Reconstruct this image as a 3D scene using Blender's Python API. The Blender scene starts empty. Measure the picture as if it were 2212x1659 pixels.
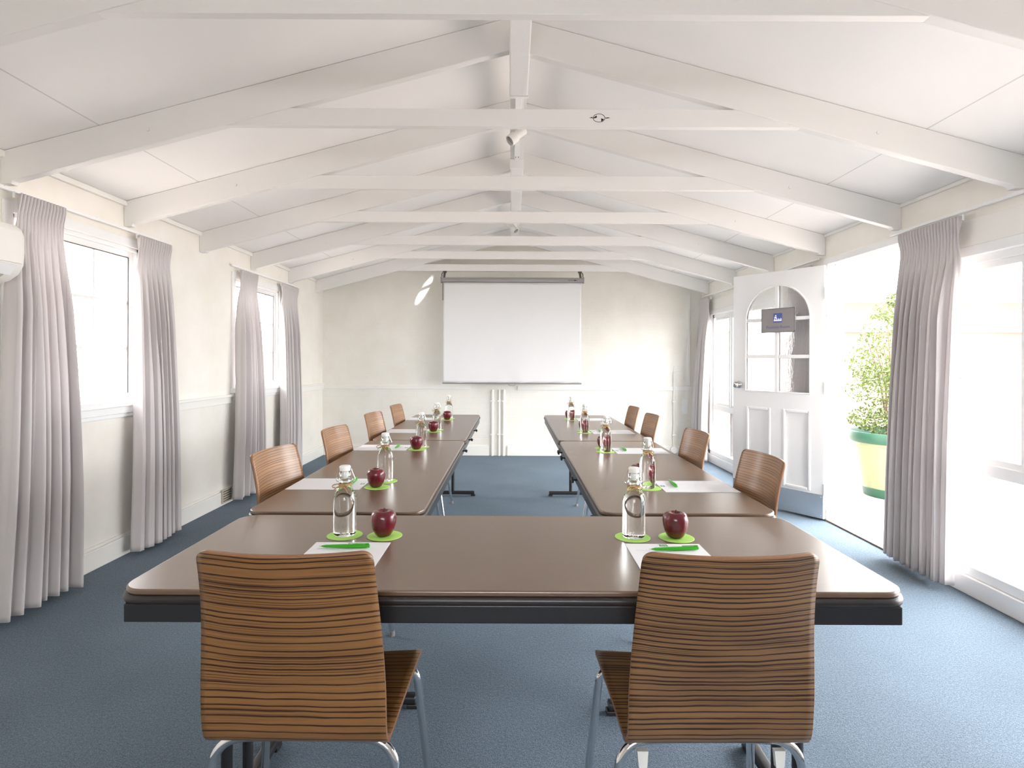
import bpy, bmesh, math, random
from mathutils import Vector, Matrix
PI = math.pi
R = math.radians
scene = bpy.context.scene
COL = scene.collection
rnd = random.Random(7)

# ------------------------------------------------------------------ materials
def srgb(r, g, b):
    f = lambda c: (c/255/12.92) if c/255 <= .04045 else ((c/255+.055)/1.055)**2.4
    return (f(r), f(g), f(b), 1)

class NT:
    def __init__(s, name):
        s.m = bpy.data.materials.new(name); s.m.use_nodes = True
        s.t = s.m.node_tree; s.n = s.t.nodes; s.n.clear()
        s.out = s.n.new('ShaderNodeOutputMaterial')
    def add(s, typ, ins=None, **kw):
        n = s.n.new(typ)
        for k, v in kw.items(): setattr(n, k, v)
        for k, v in (ins or {}).items():
            if isinstance(v, bpy.types.NodeSocket): s.t.links.new(v, n.inputs[k])
            else: n.inputs[k].default_value = v
        return n
    def link(s, a, b): s.t.links.new(a, b)
    def ramp(s, fac, stops, interp='LINEAR'):
        n = s.n.new('ShaderNodeValToRGB'); cr = n.color_ramp; cr.interpolation = interp
        while len(cr.elements) < len(stops): cr.elements.new(.5)
        for e, (p, c) in zip(cr.elements, stops):
            e.position = p; e.color = c
        s.link(fac, n.inputs[0]); return n.outputs[0]
    def mix(s, fac, a, b, mode='MIX'):
        n = s.n.new('ShaderNodeMix'); n.data_type = 'RGBA'; n.blend_type = mode
        for i, v in ((0, fac), (6, a), (7, b)):
            if isinstance(v, bpy.types.NodeSocket): s.link(v, n.inputs[i])
            else: n.inputs[i].default_value = v
        return n.outputs[2]
    def noise(s, vec, scale, detail=3, rough=.5, dist=0):
        n = s.add('ShaderNodeTexNoise', {'Scale': scale, 'Detail': detail, 'Roughness': rough, 'Distortion': dist})
        if vec is not None: s.link(vec, n.inputs['Vector'])
        return n.outputs['Fac']
    def mapping(s, vec, scale=(1,1,1), loc=(0,0,0), rot=(0,0,0)):
        n = s.add('ShaderNodeMapping', {'Scale': scale, 'Location': loc, 'Rotation': rot})
        s.link(vec, n.inputs['Vector']); return n.outputs[0]
    def coord(s, which='Object'):
        return s.add('ShaderNodeTexCoord').outputs[which]
    def bump(s, h, strength=.3, dist=.01):
        return s.add('ShaderNodeBump', {'Height': h, 'Strength': strength, 'Distance': dist}).outputs[0]
    def bsdf(s, color, rough=.5, metal=0, normal=None, **ins):
        n = s.n.new('ShaderNodeBsdfPrincipled')
        def put(k, v):
            if isinstance(v, bpy.types.NodeSocket): s.link(v, n.inputs[k])
            else: n.inputs[k].default_value = v
        put('Base Color', color); put('Roughness', rough); put('Metallic', metal)
        if normal is not None: put('Normal', normal)
        for k, v in ins.items(): put(k.replace('_', ' '), v)
        s.link(n.outputs[0], s.out.inputs[0]); return n

def simple(name, col, rough=.5, metal=0, nscale=40, namt=.05, bump=0, **kw):
    t = NT(name); c = t.coord()
    f = t.noise(c, nscale, 3)
    dark = tuple(max(0, v*(1-namt)) for v in col[:3])+(1,)
    lite = tuple(min(1, v*(1+namt)) for v in col[:3])+(1,)
    colr = t.mix(f, dark, lite)
    nrm = t.bump(f, bump, .004) if bump else None
    t.bsdf(colr, rough, metal, nrm, **kw)
    return t.m

def mat_wall(name, col, strength):
    t = NT(name); c = t.coord()
    geo = t.add('ShaderNodeNewGeometry')
    sep = t.add('ShaderNodeSeparateXYZ', {0: c})
    ad = t.add('ShaderNodeMath', {0: sep.outputs[0], 1: sep.outputs[1]}, operation='ADD')
    comb = t.add('ShaderNodeCombineXYZ', {0: ad.outputs[0], 1: sep.outputs[2], 2: 0.0})
    br = t.add('ShaderNodeTexBrick', {'Vector': comb.outputs[0], 'Scale': 1.0, 'Mortar Size': .006, 'Mortar Smooth': .6,
               'Brick Width': .23, 'Row Height': .076, 'Color1': (1,1,1,1), 'Color2': (.9,.9,.9,1), 'Mortar': (.72,.72,.72,1)})
    n1 = t.noise(t.mapping(c,(1,1,.35)), 60, 5, .65); n2 = t.noise(c, 3.0, 4, .6)
    h = t.add('ShaderNodeMath', {0: br.outputs['Color'], 1: n1}, operation='ADD')
    dk = (col[0]*.94, col[1]*.93, col[2]*.90, 1)
    colr = t.mix(t.ramp(n2, [(.35, (0,0,0,1)), (.7, (1,1,1,1))]), dk, col)
    t.bsdf(colr, .62, 0, t.bump(h.outputs[0], strength, .006))
    return t.m

def mat_paintwood(name, col, rough=.45):
    t = NT(name); c = t.coord()
    w = t.noise(t.mapping(c, (3, 3, 60)), 3, 4, .6)
    n = t.noise(c, 6, 3)
    colr = t.mix(n, tuple(v*.97 for v in col[:3])+(1,), col)
    t.bsdf(colr, rough, 0, t.bump(w, .12, .003))
    return t.m

def mat_ceiling():
    t = NT('ceiling_board_paint'); c = t.coord()
    sep = t.add('ShaderNodeSeparateXYZ', {0: c})
    a = t.add('ShaderNodeMath', {0: sep.outputs[0]}, operation='ABSOLUTE')
    d = t.add('ShaderNodeMath', {0: a.outputs[0], 1: 2.02}, operation='SUBTRACT')
    e = t.add('ShaderNodeMath', {0: d.outputs[0]}, operation='ABSOLUTE')
    l = t.add('ShaderNodeMath', {0: e.outputs[0], 1: .0035}, operation='LESS_THAN')
    n = t.noise(c, 2.2, 3)
    base = t.mix(n, (.87,.86,.85,1), (.90,.89,.88,1))
    colr = t.mix(l.outputs[0], base, (.66,.65,.64,1))
    t.bsdf(colr, .5, 0)
    return t.m

def mat_carpet():
    t = NT('blue_carpet'); c = t.coord()
    f = t.noise(c, 260, 2, .8); g = t.noise(c, 90, 3, .75); b = t.noise(c, 1.6, 3, .5)
    sp = t.ramp(f, [(.30, srgb(48,57,66)), (.5, srgb(100,115,129)), (.66, srgb(158,171,183))])
    sp2 = t.ramp(g, [(.35, srgb(76,89,100)), (.65, srgb(120,137,152))])
    colr = t.mix(.45, sp, sp2)
    colr = t.mix(t.ramp(b, [(.3,(.82,.82,.82,1)),(.7,(1.05,1.05,1.05,1))]), (0,0,0,1), colr)
    ad = t.add('ShaderNodeMath', {0: f, 1: g}, operation='ADD')
    t.bsdf(colr, .9, 0, t.bump(ad.outputs[0], .9, .006), Sheen_Weight=.2, Sheen_Roughness=.4, Sheen_Tint=srgb(190,215,240), Specular_IOR_Level=.25)
    return t.m

def mat_table():
    t = NT('brown_laminate'); c = t.coord()
    g = t.noise(t.mapping(c, (3.0, 90, 3)), 3, 5, .65)
    g2 = t.noise(t.mapping(c, (1.0, 14, 1)), 2, 3, .5)
    colr = t.mix(g, srgb(92,70,53), srgb(116,92,73))
    colr = t.mix(t.ramp(g2, [(.3,(0,0,0,1)),(.7,(.6,.6,.6,1))]), colr, srgb(104,82,64))
    t.bsdf(colr, .31, 0, None, Specular_IOR_Level=.85, Coat_Weight=.35, Coat_Roughness=.25)
    return t.m

def mat_zebrano(name, base1, base2, line, freq, width, seed):
    t = NT(name); uv = t.coord('UV')
    wob = t.noise(t.mapping(uv, (4, 3, 1), (seed, seed*2, 0)), 1, 3, .45)
    wv = t.add('ShaderNodeVectorMath', {0: uv, 1: (0,0,0)}, operation='ADD')
    sep = t.add('ShaderNodeSeparateXYZ', {0: uv})
    k = t.add('ShaderNodeMath', {0: wob, 1: .020, 2: 0.0}, operation='MULTIPLY_ADD')
    v2 = t.add('ShaderNodeMath', {0: sep.outputs[1], 1: k.outputs[0]}, operation='ADD')
    wmod = t.noise(t.mapping(uv, (7, 30, 1), (seed*4, seed, 0)), 1, 2, .5)
    def lines(k_, off, w0, soft):
        w_ = t.add('ShaderNodeMath', {0: v2.outputs[0], 1: k_, 2: off}, operation='MULTIPLY_ADD')
        vo = t.add('ShaderNodeTexVoronoi', {'Scale': 1.0, 'Randomness': 1.0}, voronoi_dimensions='1D', feature='DISTANCE_TO_EDGE')
        t.link(w_.outputs[0], vo.inputs['W'])
        th = t.add('ShaderNodeMath', {0: wmod, 1: w0*2.0}, operation='MULTIPLY')
        mr = t.add('ShaderNodeMapRange', {'Value': vo.outputs['Distance'], 'From Min': th.outputs[0], 'To Min': 1.0, 'To Max': 0.0})
        hi = t.add('ShaderNodeMath', {0: th.outputs[0], 1: soft}, operation='ADD'); t.link(hi.outputs[0], mr.inputs['From Max'])
        return mr.outputs[0]
    K=(0,0,0,1); W=(1,1,1,1)
    l1 = lines(freq, seed*7.3, width, .06)
    l2 = lines(freq*2.6, seed*3.9+20, width*1.1, .12)
    mask = t.noise(t.mapping(uv, (2.5, 16, 1), (seed, 0, 0)), 1, 1, .5)
    mk = t.ramp(mask, [(.42, K), (.60, (.8,.8,.8,1))])
    l2m = t.mix(1.0, l2, mk, 'MULTIPLY')
    ln = t.mix(1.0, l1, l2m, 'LIGHTEN')
    fine = t.noise(t.mapping(uv, (6, 260, 1)), 1, 3, .6)
    bb = t.noise(t.mapping(uv, (1.0, 16, 1), (seed*2, 3, 0)), 1, 2, .5)
    base = t.mix(bb, base1, base2)
    base = t.mix(t.ramp(fine, [(.3,(.25,.25,.25,1)),(.7,K)]), base, line)
    colr = t.mix(ln, base, line)
    t.bsdf(colr, .36, 0, None, Specular_IOR_Level=.5, Coat_Weight=.25, Coat_Roughness=.2)
    return t.m

def mat_pane(name='window_glass', tint=(1,1,1,1)):
    t = NT(name)
    fr = t.add('ShaderNodeFresnel', {'IOR': 1.45})
    tr = t.add('ShaderNodeBsdfTransparent', {'Color': tint})
    gl = t.add('ShaderNodeBsdfGlossy', {'Roughness': .02})
    geo = t.add('ShaderNodeNewGeometry')
    ff = t.add('ShaderNodeMath', {0: 1.0, 1: geo.outputs['Backfacing']}, operation='SUBTRACT')
    fm = t.add('ShaderNodeMath', {0: fr.outputs[0], 1: ff.outputs[0]}, operation='MULTIPLY')
    mx = t.add('ShaderNodeMixShader', {0: fm.outputs[0], 1: tr.outputs[0], 2: gl.outputs[0]})
    t.link(mx.outputs[0], t.out.inputs[0]); return t.m

def mat_ripple():
    t = NT('rippled_glass'); c = t.coord()
    n = t.noise(t.mapping(c, (60, 60, 22)), 1.6, 2, .5, .6)
    g = t.add('ShaderNodeBsdfGlass', {'IOR': 1.25, 'Roughness': .06, 'Normal': t.bump(n, .55, .004)})
    tr = t.add('ShaderNodeBsdfTransparent')
    mx = t.add('ShaderNodeMixShader', {0: .45, 1: g.outputs[0], 2: tr.outputs[0]})
    t.link(mx.outputs[0], t.out.inputs[0]); return t.m

def mat_glass(name, ior=1.40):
    t = NT(name)
    g = t.add('ShaderNodeBsdfGlass', {'IOR': ior, 'Roughness': 0.0, 'Color': (.99,1,.995,1)})
    t.link(g.outputs[0], t.out.inputs[0]); return t.m

def mat_fabric():
    t = NT('mauve_curtain_fabric'); uv = t.coord('UV'); c = t.coord()
    w = t.noise(t.mapping(uv, (500, 500, 1)), 1, 2, .5)
    n = t.noise(c, 3, 3, .5)
    colr = t.mix(n, srgb(214,208,207), srgb(224,218,217))
    d = t.bsdf(colr, .85, 0, t.bump(w, .12, .001), Sheen_Weight=.25)
    tl = t.add('ShaderNodeBsdfTranslucent', {'Color': srgb(206,203,204)})
    mx = t.add('ShaderNodeMixShader', {0: .22, 1: d.outputs[0], 2: tl.outputs[0]})
    t.link(mx.outputs[0], t.out.inputs[0]); return t.m

def mat_apple():
    t = NT('red_apple_skin'); c = t.coord()
    sep = t.add('ShaderNodeSeparateXYZ', {0: c})
    st = t.noise(t.mapping(c, (90, 90, 12)), 1, 3, .6)
    sp = t.noise(c, 420, 1, .5)
    obn = t.add('ShaderNodeObjectInfo')
    big = t.noise(t.mapping(c, (14,14,14)), 1, 2, .5)
    colr = t.mix(st, srgb(66,6,22), srgb(112,16,36))
    colr = t.mix(t.ramp(big, [(.45,(0,0,0,1)),(.72,(.55,.55,.55,1))]), colr, srgb(134,22,32))
    bot = t.ramp(sep.outputs[2], [(0.004,(.8,.8,.8,1)),(.024,(0,0,0,1))])
    colr = t.mix(bot, colr, srgb(84,40,34))
    colr = t.mix(t.ramp(sp, [(.72,(0,0,0,1)),(.78,(.35,.35,.35,1))]), colr, srgb(200,130,120))
    t.bsdf(colr, .26, 0, None, Coat_Weight=.3, Coat_Roughness=.12)
    return t.m

def mat_leaf():
    t = NT('shrub_leaves'); c = t.coord()
    n = t.noise(c, 14, 2)
    colr = t.mix(n, srgb(46,62,18), srgb(84,98,38))
    d = t.bsdf(colr, .5)
    tl = t.add('ShaderNodeBsdfTranslucent', {'Color': srgb(80,96,28)})
    mx = t.add('ShaderNodeMixShader', {0: .22, 1: d.outputs[0], 2: tl.outputs[0]})
    t.link(mx.outputs[0], t.out.inputs[0]); return t.m

def mat_brick():
    t = NT('tan_brick'); c = t.coord()
    sep = t.add('ShaderNodeSeparateXYZ', {0: c})
    ad = t.add('ShaderNodeMath', {0: sep.outputs[0], 1: sep.outputs[1]}, operation='ADD')
    comb = t.add('ShaderNodeCombineXYZ', {0: ad.outputs[0], 1: sep.outputs[2], 2: 0.0})
    br = t.add('ShaderNodeTexBrick', {'Vector': comb.outputs[0], 'Scale': 1.0, 'Mortar Size': .008, 'Brick Width': .23, 'Row Height': .086,
               'Color1': srgb(136,118,106), 'Color2': srgb(122,106,96), 'Mortar': srgb(150,144,138)})
    t.bsdf(br.outputs[0], .85); return t.m

def mat_paving():
    t = NT('pink_paving'); c = t.coord()
    br = t.add('ShaderNodeTexBrick', {'Vector': c, 'Scale': 1.0, 'Mortar Size': .004, 'Brick Width': .4, 'Row Height': .4,
               'Color1': srgb(178,168,160), 'Color2': srgb(170,158,150), 'Mortar': srgb(152,142,135)})
    n = t.noise(c, 1.2, 3)
    t.bsdf(t.mix(t.ramp(n, [(.3,(0,0,0,1)),(.7,(.4,.4,.4,1))]), br.outputs[0], srgb(186,172,164)), .8); return t.m

M = dict(
    wall=mat_wall('cream_painted_brick', (.865,.84,.785,1), .30),
    wallsm=mat_wall('cream_painted_wall', (.88,.852,.80,1), .07),
    ceil=mat_ceiling(),
    beam=mat_paintwood('white_beam_paint', (.80,.785,.765,1)),
    trim=mat_paintwood('cream_trim_paint', (.86,.845,.80,1), .4),
    white=simple('white_frame_paint', (.86,.86,.855,1), .35, 0, 20, .02),
    doorw=mat_paintwood('white_door_paint', (.80,.79,.78,1), .35),
    carpet=mat_carpet(), table=mat_table(),
    black=simple('black_metal', (.018,.018,.02,1), .38, 0, 60, .1),
    rubber=simple('dark_edge_moulding', (.022,.018,.017,1), .38, 0, 60, .1),
    chrome=simple('chrome', (.80,.80,.81,1), .08, 1, 30, .02),
    steel=simple('brushed_steel', (.62,.62,.63,1), .25, 1, 60, .06),
    ply=simple('plywood_edge', srgb(142,100,68), .45, 0, 200, .15),
    zebA=mat_zebrano('zebra_wood_amber', srgb(150,108,62), srgb(132,92,52), srgb(60,34,19), 62, .075, 1.3),
    zebB=mat_zebrano('zebra_wood_dense', srgb(148,112,72), srgb(128,94,60), srgb(54,31,22), 84, .11, 4.7),
    zebC=mat_zebrano('zebra_wood_pale', srgb(176,132,88), srgb(150,106,66), srgb(96,60,38), 92, .085, 8.2),
    paper=simple('white_paper', (.86,.86,.89,1), .6, 0, 30, .01),
    coaster=simple('lime_card', srgb(178,232,104), .5, 0, 30, .03),
    coasterrim=simple('lime_card_rim', srgb(196,226,150), .5),
    pen=simple('green_plastic', srgb(62,180,32), .3, 0, 30, .03),
    logog=simple('logo_green', srgb(66,140,80), .5),
    logow=simple('logo_white', (.85,.88,.85,1), .5),
    glass=mat_glass('bottle_glass'),
    stopper=simple('white_stopper', (.85,.84,.81,1), .4),
    wire=simple('wire_bail', (.6,.6,.6,1), .2, 1),
    twine=simple('jute_twine', srgb(176,138,96), .85, 0, 500, .35, .5),
    apple=mat_apple(), stem=simple('apple_stem', srgb(70,40,28), .7),
    pane=mat_pane(), ripple=mat_ripple(),
    fabric=mat_fabric(),
    screen=simple('screen_fabric', (.73,.72,.715,1), .7, 0, 3, .015),
    alu=simple('grey_aluminium', srgb(150,146,145), .4, .3, 40, .04),
    dkmetal=simple('dark_bracket', srgb(96,86,78), .45, .4),
    plastic=simple('cream_plastic', (.82,.80,.76,1), .35, 0, 20, .02),
    sign=simple('grey_sign_plate', srgb(128,122,122), .35, .2, 40, .03),
    signedge=simple('dark_sign_edge', srgb(92,88,90), .35),
    blue=simple('sign_blue', srgb(62,80,150), .4), lav=simple('sign_letter_blue', srgb(92,92,136), .4),
    signw=simple('sign_white', (.85,.86,.9,1), .4),
    seal=simple('grey_rubber_seal', srgb(92,88,88), .5),
    dark=simple('dark_crack', srgb(30,22,18), .8),
    grille=simple('vent_grey', srgb(190,182,168), .6, 0, 60, .2),
    leaf=mat_leaf(), bark=simple('bark', srgb(96,78,58), .8),
    potlime=simple('lime_pot', srgb(124,128,98), .5), potgreen=simple('green_pot', srgb(20,70,52), .45),
    soil=simple('soil', srgb(60,44,34), .9),
    brick=mat_brick(), paving=mat_paving(),
    peach=simple('peach_render', srgb(116,102,94), .8, 0, 3, .08),
    fascia=simple('white_fascia', (.88,.88,.88,1), .5),
    difft=simple('prismatic_diffuser', (.84,.83,.82,1), .3, 0, 300, .03, .4),
    threshold=simple('timber_threshold', srgb(120,100,84), .7, 0, 40, .3),
)

# ------------------------------------------------------------------ mesh helpers
class MB:
    """collects shapes (given in world or local coordinates) into one mesh; origin is subtracted"""
    def __init__(s, origin=(0,0,0)):
        s.bm = bmesh.new(); s.o = Vector(origin); s.uv = None
    def v(s, p): return s.bm.verts.new(Vector(p)-s.o)
    def f(s, vs):
        try: return s.bm.faces.new(vs)
        except ValueError: return None
    def box(s, x0,x1,y0,y1,z0,z1):
        p = [s.v((x,y,z)) for z in (z0,z1) for y in (y0,y1) for x in (x0,x1)]
        for q in ((0,2,3,1),(4,5,7,6),(0,1,5,4),(2,6,7,3),(0,4,6,2),(1,3,7,5)): s.f([p[i] for i in q])
        return s
    def prism(s, pts, axis, lo, hi):
        """pts: 2-D polygon; axis the extrusion axis ('x','y','z')"""
        def P(a,b,c):
            return {'x':(c,a,b),'y':(a,c,b),'z':(a,b,c)}[axis]
        A=[s.v(P(a,b,lo)) for a,b in pts]; B=[s.v(P(a,b,hi)) for a,b in pts]
        n=len(pts); s.f(A[::-1]); s.f(B)
        for i in range(n): s.f([A[i],A[(i+1)%n],B[(i+1)%n],B[i]])
        return s
    def tube(s, pts, r, n=10, caps=True, closed=False):
        pts=[Vector(p) for p in pts]; rings=[]; m=len(pts); ref=None
        for i,p in enumerate(pts):
            if closed: d=(pts[(i+1)%m]-pts[i-1])
            else: d=(pts[min(i+1,m-1)]-pts[max(i-1,0)])
            d.normalize()
            if ref is None:
                ref = Vector((0,0,1)) if abs(d.z)<.9 else Vector((1,0,0))
            a=(ref-d*ref.dot(d))
            if a.length<1e-6: a=d.orthogonal()
            a.normalize(); ref=a; b=d.cross(a)
            rr = r[i] if isinstance(r,(list,tuple)) else r
            rings.append([s.v(p+(a*math.cos(2*PI*k/n)+b*math.sin(2*PI*k/n))*rr) for k in range(n)])
        for i in range(m if closed else m-1):
            A,B=rings[i],rings[(i+1)%m]
            for k in range(n): s.f([A[k],A[(k+1)%n],B[(k+1)%n],B[k]])
        if caps and not closed: s.f(rings[0][::-1]); s.f(rings[-1])
        return s
    def lathe(s, prof, c=(0,0,0), n=32, wob=None, axis='z'):
        """prof: (radius, height) pairs; a radius of 0 closes the end"""
        c=Vector(c); rings=[]
        def P(r,a,h):
            if axis=='z': return c+Vector((r*math.cos(a),r*math.sin(a),h))
            if axis=='y': return c+Vector((r*math.cos(a),h,-r*math.sin(a)))
            return c+Vector((h,r*math.cos(a),r*math.sin(a)))
        for r,h in prof:
            if r<1e-7: rings.append([s.v(P(0,0,h))])
            else:
                rings.append([s.v(P(r*(wob(2*PI*k/n,h) if wob else 1),2*PI*k/n,h)) for k in range(n)])
        for A,B in zip(rings,rings[1:]):
            if len(A)==1 and len(B)==1: continue
            for k in range(n):
                k2=(k+1)%n
                if len(A)==1: s.f([A[0],B[k2],B[k]])
                elif len(B)==1: s.f([A[k],A[k2],B[0]])
                else: s.f([A[k],A[k2],B[k2],B[k]])
        return s
    def grid(s, fn, nu, nv, uvfn=None):
        V=[[s.v(fn(i/nu,j/nv)) for i in range(nu+1)] for j in range(nv+1)]
        lay=s.bm.loops.layers.uv.verify() if uvfn else None
        for j in range(nv):
            for i in range(nu):
                fc=s.f([V[j][i],V[j][i+1],V[j+1][i+1],V[j+1][i]])
                if fc and lay:
                    for l,(a,b) in zip(fc.loops,((i,j),(i+1,j),(i+1,j+1),(i,j+1))): l[lay].uv=uvfn(a/nu,b/nv)
        return s
    def build(s, name, mats, parent=None, smooth=True, bevel=0, seg=2, solid=0, rim=0, recalc=True, angle=35, loc=None, label=None):
        if recalc: bmesh.ops.recalc_face_normals(s.bm, faces=s.bm.faces)
        me=bpy.data.meshes.new(name); s.bm.to_mesh(me); s.bm.free()
        for m in (mats if isinstance(mats,(list,tuple)) else [mats]): me.materials.append(m)
        if smooth:
            me.shade_smooth(); me.set_sharp_from_angle(angle=R(angle))
        o=bpy.data.objects.new(name,me); COL.objects.link(o)
        if parent is not None: o.parent=parent
        elif loc is not None: o.location=loc
        else: o.location=s.o
        if solid:
            md=o.modifiers.new('thick','SOLIDIFY'); md.thickness=solid; md.offset=0
            if rim: md.material_offset_rim=rim
        if bevel:
            md=o.modifiers.new('round','BEVEL'); md.width=bevel; md.segments=seg; md.limit_method='ANGLE'; md.angle_limit=R(40)
        if label: o['label']=label
        return o

def islands(mb):
    seen=set(); out=[]
    for v0 in mb.bm.verts:
        if v0 in seen: continue
        st=[v0]; seen.add(v0); comp=[]
        while st:
            v=st.pop(); comp.append(v)
            for e in v.link_edges:
                w=e.other_vert(v)
                if w not in seen: seen.add(w); st.append(w)
        out.append(comp)
    return out
def build_each(mb, name, mats, parent, **kw):
    """one object for every separate piece collected in mb"""
    for comp in islands(mb):
        m2=MB(); idx={v:m2.bm.verts.new(v.co) for v in comp}
        fs=set(f for v in comp for f in v.link_faces)
        for f in fs: m2.bm.faces.new([idx[v] for v in f.verts])
        m2.build(name,mats,parent,**kw)
    mb.bm.free()
def tag(o, label, cat, group=None):
    o['label']=label; o['category']=cat
    if group: o['group']=group
    return o
def thing(name, label, cat, loc=(0,0,0), rz=0, group=None):
    o=bpy.data.objects.new(name,None); COL.objects.link(o); o.location=loc; o.rotation_euler=(0,0,rz)
    o.empty_display_size=.05
    return tag(o,label,cat,group)
def struct(o, label=None):
    o['kind']='structure'
    if label: o['label']=label
    return o
def sroot(name, loc, rz=0, label=None):
    o=bpy.data.objects.new(name,None); COL.objects.link(o); o.location=loc; o.rotation_euler=(0,0,rz); o.empty_display_size=.05
    return struct(o,label)
def dup(root, label, loc, rz=None, group=None):
    r=root.copy(); COL.objects.link(r); r.location=loc
    if rz is not None: r.rotation_euler=(0,0,rz)
    r['label']=label
    if group: r['group']=group
    for ch in list(root.children):
        c=ch.copy(); COL.objects.link(c); c.parent=r
        for g in list(ch.children):
            d=g.copy(); COL.objects.link(d); d.parent=c
    return r
def rrect(hx, hy, r, n=7, cx=0, cy=0):
    pts=[]
    for sx,sy,a0 in ((1,1,0),(-1,1,90),(-1,-1,180),(1,-1,270)):
        for k in range(n+1):
            a=R(a0+90*k/n); pts.append((cx+sx*(hx-r)+r*math.cos(a), cy+sy*(hy-r)+r*math.sin(a)))
    return pts
def text_mesh(body, size, name, mat, parent, mtx, extrude=.0004):
    cu=bpy.data.curves.new(name,'FONT'); cu.body=body; cu.size=size; cu.align_x='CENTER'; cu.align_y='CENTER'; cu.extrude=extrude
    tmp=bpy.data.objects.new('tmp_text',cu); COL.objects.link(tmp)
    dg=bpy.context.evaluated_depsgraph_get()
    me=bpy.data.meshes.new_from_object(tmp.evaluated_get(dg)); me.name=name
    bpy.data.objects.remove(tmp); bpy.data.curves.remove(cu)
    me.transform(mtx); me.materials.clear(); me.materials.append(mat)
    o=bpy.data.objects.new(name,me); COL.objects.link(o); o.parent=parent
    return o

# ------------------------------------------------------------------ room dimensions (metres)
XW=2.5; YB=7.58; YR=-1.6; ZW=2.27; SL=.267; ZA=ZW+SL*XW; TL=.14; TR=.10

# camera
cam=bpy.data.cameras.new('camera'); cam.sensor_width=36; cam.lens=36*1240/2212; cam.shift_y=-51.5/2212
cam.shift_x=0.0; cam.clip_start=.05
co=bpy.data.objects.new('camera',cam); COL.objects.link(co); co.location=(0,0,1.26); co.rotation_euler=(R(90),R(-.25),0)
scene.camera=co

# floor
struct(MB((0,3,0)).box(-XW-.02,XW+.02,YR,YB+.02,-.1,0).build('floor',M['carpet'],smooth=False),'blue speckled carpet floor')

# walls with openings
def wall_boxes(mb, x0, x1, y0, y1, zt, ops):
    y=y0
    for a,b,c,d in sorted(ops):
        if a>y: mb.box(x0,x1,y,a,0,zt)
        if c>0: mb.box(x0,x1,a,b,0,c)
        if d<zt: mb.box(x0,x1,a,b,d,zt)
        y=b
    if y<y1: mb.box(x0,x1,y,y1,0,zt)
LW=[(2.86,3.84,.985,1.985),(5.16,6.14,.985,1.985)]                # windows in wall_left
RWIN=[(.95,3.42,.10,1.84),(5.32,7.20,.10,1.84)]; DOOR=(3.68,4.53,0,2.03)
mb=MB((-XW,3,0)); wall_boxes(mb,-XW-TL,-XW,YR,YB,ZW+.03,LW)
struct(mb.build('wall_left',M['wallsm'],smooth=False),'cream painted wall with two curtained windows')
mb=MB((XW,3,0)); wall_boxes(mb,XW,XW+TR,YR,YB,ZW+.03,RWIN+[DOOR])
struct(mb.build('wall_right',M['wallsm'],smooth=False),'cream painted wall with the open door and tall windows')
gable=[(-XW-TL,0),(XW+TR,0),(XW+TR,ZW),(0,ZA+.04),(-XW-TL,ZW)]
struct(MB((0,YB,0)).prism(gable,'y',YB,YB+.2).build('wall_back',M['wall'],smooth=False),'cream painted brick end wall behind the projector screen')
# rear wall (behind the camera) with an opening for the added fill window
mb=MB((0,YR,0))
RW=(-.6,.6,.95,1.95)
mb.box(-XW-TL,RW[0],YR-.15,YR,0,ZW); mb.box(RW[1],XW+TR,YR-.15,YR,0,ZW); mb.box(RW[0],RW[1],YR-.15,YR,0,RW[2]); mb.box(RW[0],RW[1],YR-.15,YR,RW[3],ZW)
mb.prism([(-XW-TL,ZW),(XW+TR,ZW),(0,ZA+.04)],'y',YR-.15,YR)
struct(mb.build('wall_front',M['wallsm'],smooth=False))
# ceiling
mb=MB((0,3,0))
ov=.35
mb.prism([(0,ZA),(XW+ov,ZW-SL*ov),(XW+ov,ZW-SL*ov+.12),(0,ZA+.12),(-XW-ov,ZW-SL*ov+.12),(-XW-ov,ZW-SL*ov)],'y',YR-.3,YB+.4)
struct(mb.build('ceiling',M['ceil'],smooth=False),'white pitched ceiling of sheeted panels')

# trims
def trim(n, label, mat, *boxes, bevel=.004):
    b0=boxes[0]; o=((b0[0]+b0[1])/2,(b0[2]+b0[3])/2,b0[4])
    mb=MB(o)
    for b in boxes: mb.box(*b)
    return struct(mb.build(n,mat,smooth=False,bevel=bevel),label)
bd=.022
trim('baseboard_left','tall cream baseboard under the curtained windows',M['trim'],(-XW,-XW+bd,YR,YB,0,.118),(-XW,-XW+.012,YR,YB,.118,.137))
trim('baseboard_back','tall cream baseboard below the projector screen',M['trim'],(-XW+bd,-.30,YB-bd,YB,0,.118),(-XW+bd,-.30,YB-.012,YB,.118,.137),(-.06,XW,YB-bd,YB,0,.118),(-.06,XW,YB-.012,YB,.118,.137))
trim('baseboard_right','cream baseboard beside the door',M['trim'],(XW-bd,XW,YR,.88,0,.12),(XW-bd,XW,4.62,5.27,0,.12),(XW-bd,XW,7.25,YB,0,.12))
for i,(a,b) in enumerate(((YR,2.80),(3.90,5.10),(6.20,YB))):
    trim(f'trim_{i+1}','cream dado rail on the window wall',M['trim'],(-XW,-XW+.016,a,b,.868,.925),(-XW,-XW+.034,a,b,.925,.947))
trim('trim_4','cream dado rail on the end wall, window side of the pipes',M['trim'],(-XW,-.545,YB-.016,YB,.872,.925))
trim('trim_5','cream dado rail on the end wall, door side of the pipes',M['trim'],(.075,XW,YB-.016,YB,.866,.925))
trim('trim_6','thin moulding where wall_left meets the ceiling',M['trim'],(-XW,-XW+.022,YR,YB,ZW-.03,ZW+.002))
trim('trim_7','thin moulding where wall_right meets the ceiling',M['trim'],(XW-.015,XW,YR,YB,ZW-.02,ZW+.002))
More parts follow.
